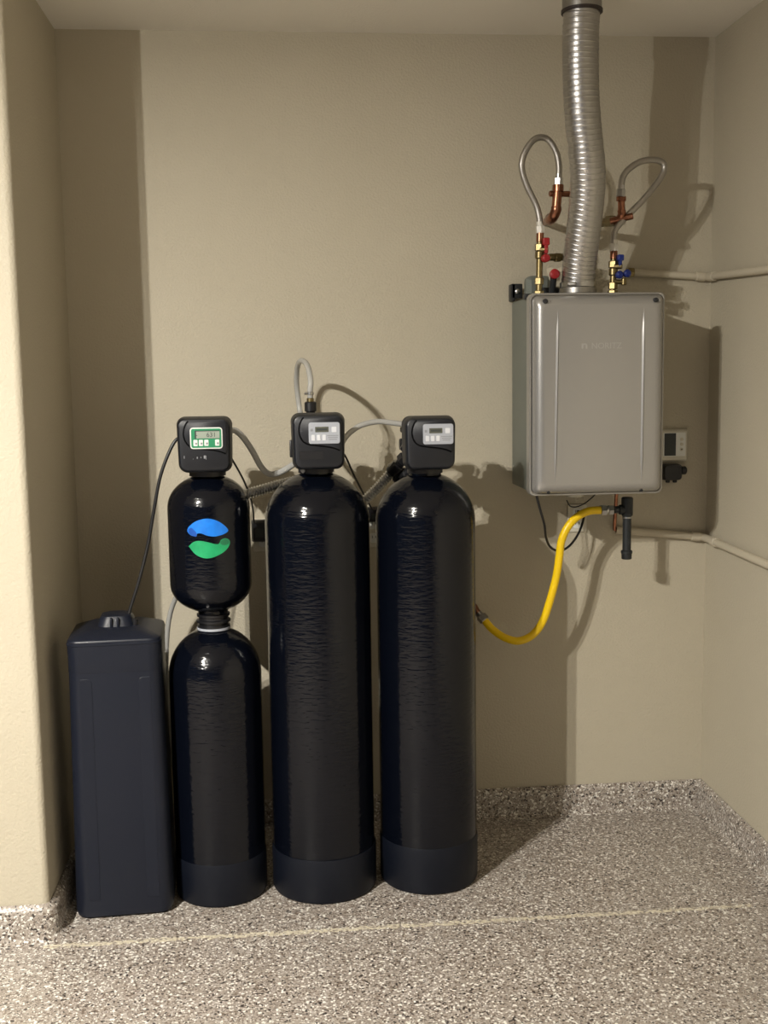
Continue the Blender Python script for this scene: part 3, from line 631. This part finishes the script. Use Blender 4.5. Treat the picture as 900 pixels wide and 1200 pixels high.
# isolation valves
def valve(px, py0, py1, hm, label, red):
    t = thing('isolation_valve', at(px-.5, py1, ya), label, 'valve')
    a, b = at(px, py0, ya), at(px-1.5, py1, ya); b.z = ht-.0075; L = (b-a).length; dn = (b-a).normalized()
    bm = B(); rod(bm, a+dn*.004, a+dn*.035, .0120, 18, .002); obj('adapter_sleeve', bm, M['copper'], t)
    bm = B(); rod(bm, a+dn*.030, b, .0105, 18); hexnut(bm, a+dn*.040, a+dn*.062, .0165); rod(bm, a+dn*.062, a+dn*.088, .015, 18, .004); hexnut(bm, a+dn*(L*.70), a+dn*(L*.70+.022), .0155); hexnut(bm, b-dn*.022, b, .0165); obj('valve_body', bm, M['brass'], t)
    s = a+dn*.052
    bm = B(); rod(bm, s, s+Vector((.022, -.010, 0)), .006, 12); obj('valve_stem', bm, M['brass'], t)
    return t, a, dn, L
t, a, dn, L = valve(633, 271, 341, M['red'], 'brass valve with red handles left of the flue duct', True)
p = at(640, 283, ya-.02); bm = B(); box(bm, p.x-.011, p.x+.011, ya-.028, ya-.008, p.z-.012, p.z+.012, .004); box(bm, p.x-.006, p.x+.006, ya-.026, ya-.012, p.z-.038, p.z-.008, .003); obj('lever_handle', bm, M['red'], t)
p = at(639.5, 302.5, ya-.02); bm = B(); lathe(bm, [(.008, -.012), (.013, -.009), (.0135, .006), (.010, .010)], p, (.25, -1, .1), 12); obj('drain_cap', bm, M['red'], t)
p = at(638, 292, ya-.02); bm = B(); rod(bm, p+Vector((-.012, .01, 0)), p+Vector((.012, 0, 0)), .008, 14, .002); obj('handle_nut', bm, M['brass'], t)
p = at(652, 302, -.25); bm = B(); rod(bm, p+Vector((-.028, -.015, 0)), p+Vector((.028, .0, .002)), .0115, 16, .002); hexnut(bm, p+Vector((-.008, -.008, 0)), p+Vector((.012, -.003, 0)), .015); obj('drain_spout', bm, M['brass'], t)
p = at(650, 321, -.30); bm = B(); lathe(bm, [(.006, -.015), (.015, -.010), (.016, .004), (.009, .008)], p, (.1, -1, .15), 14); obj('drain_wheel', bm, M['red'], t)
bm = B(); rod(bm, p+Vector((0, .012, 0)), Vector((p.x+.002, -.25, ht-.008)), .011, 14); box(bm, p.x-.03, p.x+.035, -.225, -.195, ht-.008, ht+.03, .006); obj('drain_body', bm, M['darkmetal'], t)
pt = p+Vector((.002, .018, -.002)); bm = B(); prism(bm, [(pt.x-.024, pt.z+.020), (pt.x-.012, pt.z+.024), (pt.x+.012, pt.z+.020), (pt.x+.026, pt.z+.026), (pt.x+.020, pt.z-.016), (pt.x+.004, pt.z-.024), (pt.x-.014, pt.z-.016)], pt.y+.003, .0016); obj('paper_tag', bm, M['tagm'], t, smooth=False)
t, a, dn, L = valve(719.5, 291, 341, M['bluehandle'], 'brass valve with blue handles right of the flue duct', False)
p = at(727, 302, ya-.02); bm = B(); box(bm, p.x-.010, p.x+.011, ya-.028, ya-.008, p.z-.010, p.z+.010, .004); box(bm, p.x-.006, p.x+.005, ya-.026, ya-.012, p.z-.030, p.z-.006, .003); obj('lever_handle', bm, M['bluehandle'], t)
p = at(725, 312, ya-.02); bm = B(); rod(bm, p+Vector((-.012, .01, 0)), p+Vector((.012, 0, 0)), .009, 14, .002); obj('handle_nut', bm, M['brass'], t)
for px, py in ((726, 322), (735, 320.5)):
    p = at(px, py, ya-.02); bm = B(); lathe(bm, [(.006, -.012), (.011, -.009), (.013, .004), (.008, .008)], p, (.3, -1, .1), 12); obj('drain_cap', bm, M['bluehandle'], t)
p = at(731, 332, ya-.01); bm = B(); rod(bm, p+Vector((-.034, .005, .006)), p+Vector((.006, 0, .004)), .008, 14, .002); rod(bm, p+Vector((0, 0, -.006)), p+Vector((0, 0, .016)), .009, 14, .002); obj('drain_spout', bm, M['brass'], t)

# ------------------------------------------------------------------ painted pipes on the walls
def wall_pipe(pts, label, joints, r=.0125):
    t = thing('painted_pipe', pts[0], label, 'pipe')
    bm = B(); sweep(bm, pts, r, 16); obj('run', bm, M['pipe_paint'], t)
    for a, b in joints:
        bm = B(); rod(bm, a, b, r+.0035, 18, .002); obj('coupling', bm, M['pipe_paint'], t)
    return t
def corner(pa, pc, pb, k=.02):
    """polyline with a small rounded corner"""
    d1, d2 = (pa-pc).normalized(), (pb-pc).normalized(); s, e = pc+d1*k, pc+d2*k
    return [pa] + [s.lerp(pc, t).lerp(pc.lerp(e, t), t) for t in [i/6 for i in range(7)]] + [pb]
off = .016
pc = at(833, 324.5, -off); pc.x = XR-off
pa = at(742, 319.5, -off); q = atx(900, 315.5, XR-off); pb = pc+(q-pc)*2.5
d1, d2 = (pa-pc).normalized(), (pb-pc).normalized()
wall_pipe(corner(pa, pc, pb), 'upper beige painted pipe running through the right corner', [(pc+d1*.012, pc+d1*.045), (pc+d2*.012, pc+d2*.06)])
bm = B(); hexnut(bm, pa-d1*.002, pa+d1*.022, .017); o = obj('brass_end', bm, M['brass'], bpy.data.objects['painted_pipe'])
pc = at(832, 629, -off); pc.x = XR-off
pa = at(722, 621, -off); q = atx(900, 662, XR-off); pb = pc+(q-pc)*2.5
d1, d2 = (pa-pc).normalized(), (pb-pc).normalized()
wall_pipe(corner(pa, pc, pb), 'lower beige painted pipe running through the right corner', [(pc+d1*.012, pc+d1*.045), (pc+d2*.09, pc+d2*.125)], .0135)
bm = B(); tube(bm, [pa+d1*-.012, pa, pa+Vector((-.006, -.002, .02)), Vector((pa.x-.008, -.05, hb+.002))], .0065, 14); obj('copper_riser', bm, M['copper'], bpy.data.objects['painted_pipe.001'])

# ------------------------------------------------------------------ controller and black plug right of the heater
p0, p1 = at(770, 503.5, -.001), at(804, 540, -.001); cw, chh = .105, p0.z-p1.z
cx, cz = p1.x-cw/2, (p0.z+p1.z)/2
t = thing('heater_controller', (cx, -.001, cz), 'white wall controller peeking out right of the heater', 'controller')
bm = B(); plate(bm, cx, cz, -.001, cw, chh, .018, .004); obj('housing', bm, M['outlet'], t)
bm = B(); plate(bm, cx+cw*.02, cz+.004, -.0185, cw*.78, chh*.74, .0015, .002); fc = obj('face', bm, M['white'], t)
bm = B(); plate(bm, cx-cw*.13, cz+.004, -.0195, cw*.40, chh*.70, .0015, .001); obj('screen', bm, M['ink'], fc)
for k, s in ((0, .018), (1, .0), (2, -.018)):
    bm = B(); lathe(bm, [(.006, 0), (.006, .0015), (.005, .002)], (cx+cw*.27, -.0198, cz+.004+s), (0, -1, 0), 16); b_ = obj('button', bm, M['outlet'], fc)
bm = B(); lathe(bm, [(.0025, 0), (.0025, .0006)], (cx+cw*.27, -.0217, cz+.004-.018), (0, -1, 0), 10); obj('button_mark', bm, M['ink'], fc)
p = at(786, 553, -.02); q = at(803, 551, -.02)
t = thing('black_plug', p, 'black plug unit on the wall below the white controller', 'plug')
bm = B(); loft(bm, [[(p.x+x, yy, p.z+z) for x, z in rrect(.07*k, .058*k, .012, 4)] for yy, k in ((-.001, .95), (-.01, 1), (-.04, .97), (-.048, .85))]); ph = obj('housing', bm, M['black'], t)
bm = B(); rod(bm, (q.x-.02, -.024, q.z), (q.x+.002, -.024, q.z), .015, 16, .004); obj('side_knob', bm, M['black'], ph)
for k in (-.012, .014):
    bm = B(); rod(bm, (p.x+k, -.024, p.z-.026), (p.x+k, -.024, p.z-.038), .008, 14, .002); obj('bottom_nub', bm, M['black'], ph)

# outlet under the heater with its cord
p = wall_outlet(676, 607, 'wall outlet under the water heater', .07, .10)
gp = at(628, 586, -.27)
bm = B(); tube(bm, [(gp.x, -.27, hb-.004), at(633, 597, -.26), at(638, 615, -.24), at(640, 630, -.21), at(645, 641, -.18), at(655, 645.5, -.15), at(667, 640, -.12), at(678, 625, -.09), at(684, 607, -.06), at(682, 601, -.035), at(677, 599, -.013)], .0042, 10); obj('power_cord', bm, M['cable'], wh)
hose('signal_cable', [at(664, 586, -.10), at(668, 593, -.10), at(675, 594, -.11), at(685, 590, -.13), at(695, 582, -.15), at(700, 576, -.16)], .0022, M['cable'], 'thin grey-black cable curving under the heater bottom', 'cable', 8)

# ------------------------------------------------------------------ gas line
t = thing('gas_tee', (GX, GY, hb), 'black iron gas tee with capped drip leg under heater', 'pipe')
tz = at(734, 597, GY).z
bm = B(); rod(bm, (GX, GY, tz+.042), (GX, GY, tz-.022), .0195, 20, .003); rod(bm, (GX, GY, tz), (GX-.028, GY, tz), .017, 18, .002); obj('tee_body', bm, M['iron'], t)
bm = B(); rod(bm, (GX-.026, GY, tz), (GX-.044, GY, tz), .0125, 16); obj('side_nipple', bm, M['iron'], t)
le = at(735, 655, GY).z
bm = B(); rod(bm, (GX, GY, tz-.02), (GX, GY, le+.01), .0145, 20); obj('drip_leg', bm, M['iron'], t)
bm = B(); lathe(bm, [(.016, 0), (.0175, .003), (.0175, .018), (.0195, .020), (.0195, .028), (.0155, .031)], (GX, GY, le), seg=20); obj('end_cap', bm, M['iron'], t)
bm = B(); lathe(bm, [(.015, 0), (.0158, .001), (.0158, .005), (.015, .006)], (GX, GY, tz-.030), seg=20); obj('thread_ring', bm, M['steel'], t)
g0 = Vector((GX-.048, GY, tz))
hp = [g0+Vector((-.035, 0, 0)), at(690, 599, GY-.004), at(676, 606, GY-.01), at(665, 618, GY-.012), at(658, 634, GY-.010), at(655.5, 652, GY-.005), at(652, 675, GY), at(645, 702, GY+.005), at(636, 728, GY+.015), at(624, 744, GY+.025), at(608, 751, GY+.04), at(592, 747.5, GY+.06), at(577, 737.5, GY+.085), at(567, 726, GY+.105)]
t = thing('yellow_gas_hose', hp[-1], 'bright yellow gas hose hanging from the heater tee', 'hose')
bm = B(); tube(bm, hp, .0135, 18); obj('sheath', bm, M['yellow'], t)
bm = B(); hexnut(bm, g0, g0+Vector((-.018, 0, 0)), .0175); rod(bm, g0+Vector((-.016, 0, 0)), g0+Vector((-.026, 0, 0)), .013, 16); hexnut(bm, g0+Vector((-.024, 0, 0)), g0+Vector((-.044, 0, 0)), .0185); obj('end_nut', bm, M['steel'], t)
d = (hp[-1]-hp[-2]).normalized()
bm = B(); hexnut(bm, hp[-1]-d*.006, hp[-1]+d*.018, .0185); rod(bm, hp[-1]+d*.016, hp[-1]+d*.03, .013, 16); obj('end_nut', bm, M['collar'], t)
s0 = hp[-1]+d*.026; w1 = Vector((s0.x-.02, -.001, s0.z+.025))
t = thing('gas_stub_pipe', w1, 'brown gas stub pipe behind the rightmost tank', 'pipe')
bm = B(); tube(bm, [s0, s0+d*.015, s0+d*.022+Vector((0, .012, .006)), w1+Vector((0, -.03, 0)), w1], .0125, 16); obj('stub', bm, M['copper'], t)
bm = B(); lathe(bm, [(.024, 0), (.024, .004), (.016, .007)], w1, (0, -1, 0), 20); obj('wall_flange', bm, M['collar'], t)
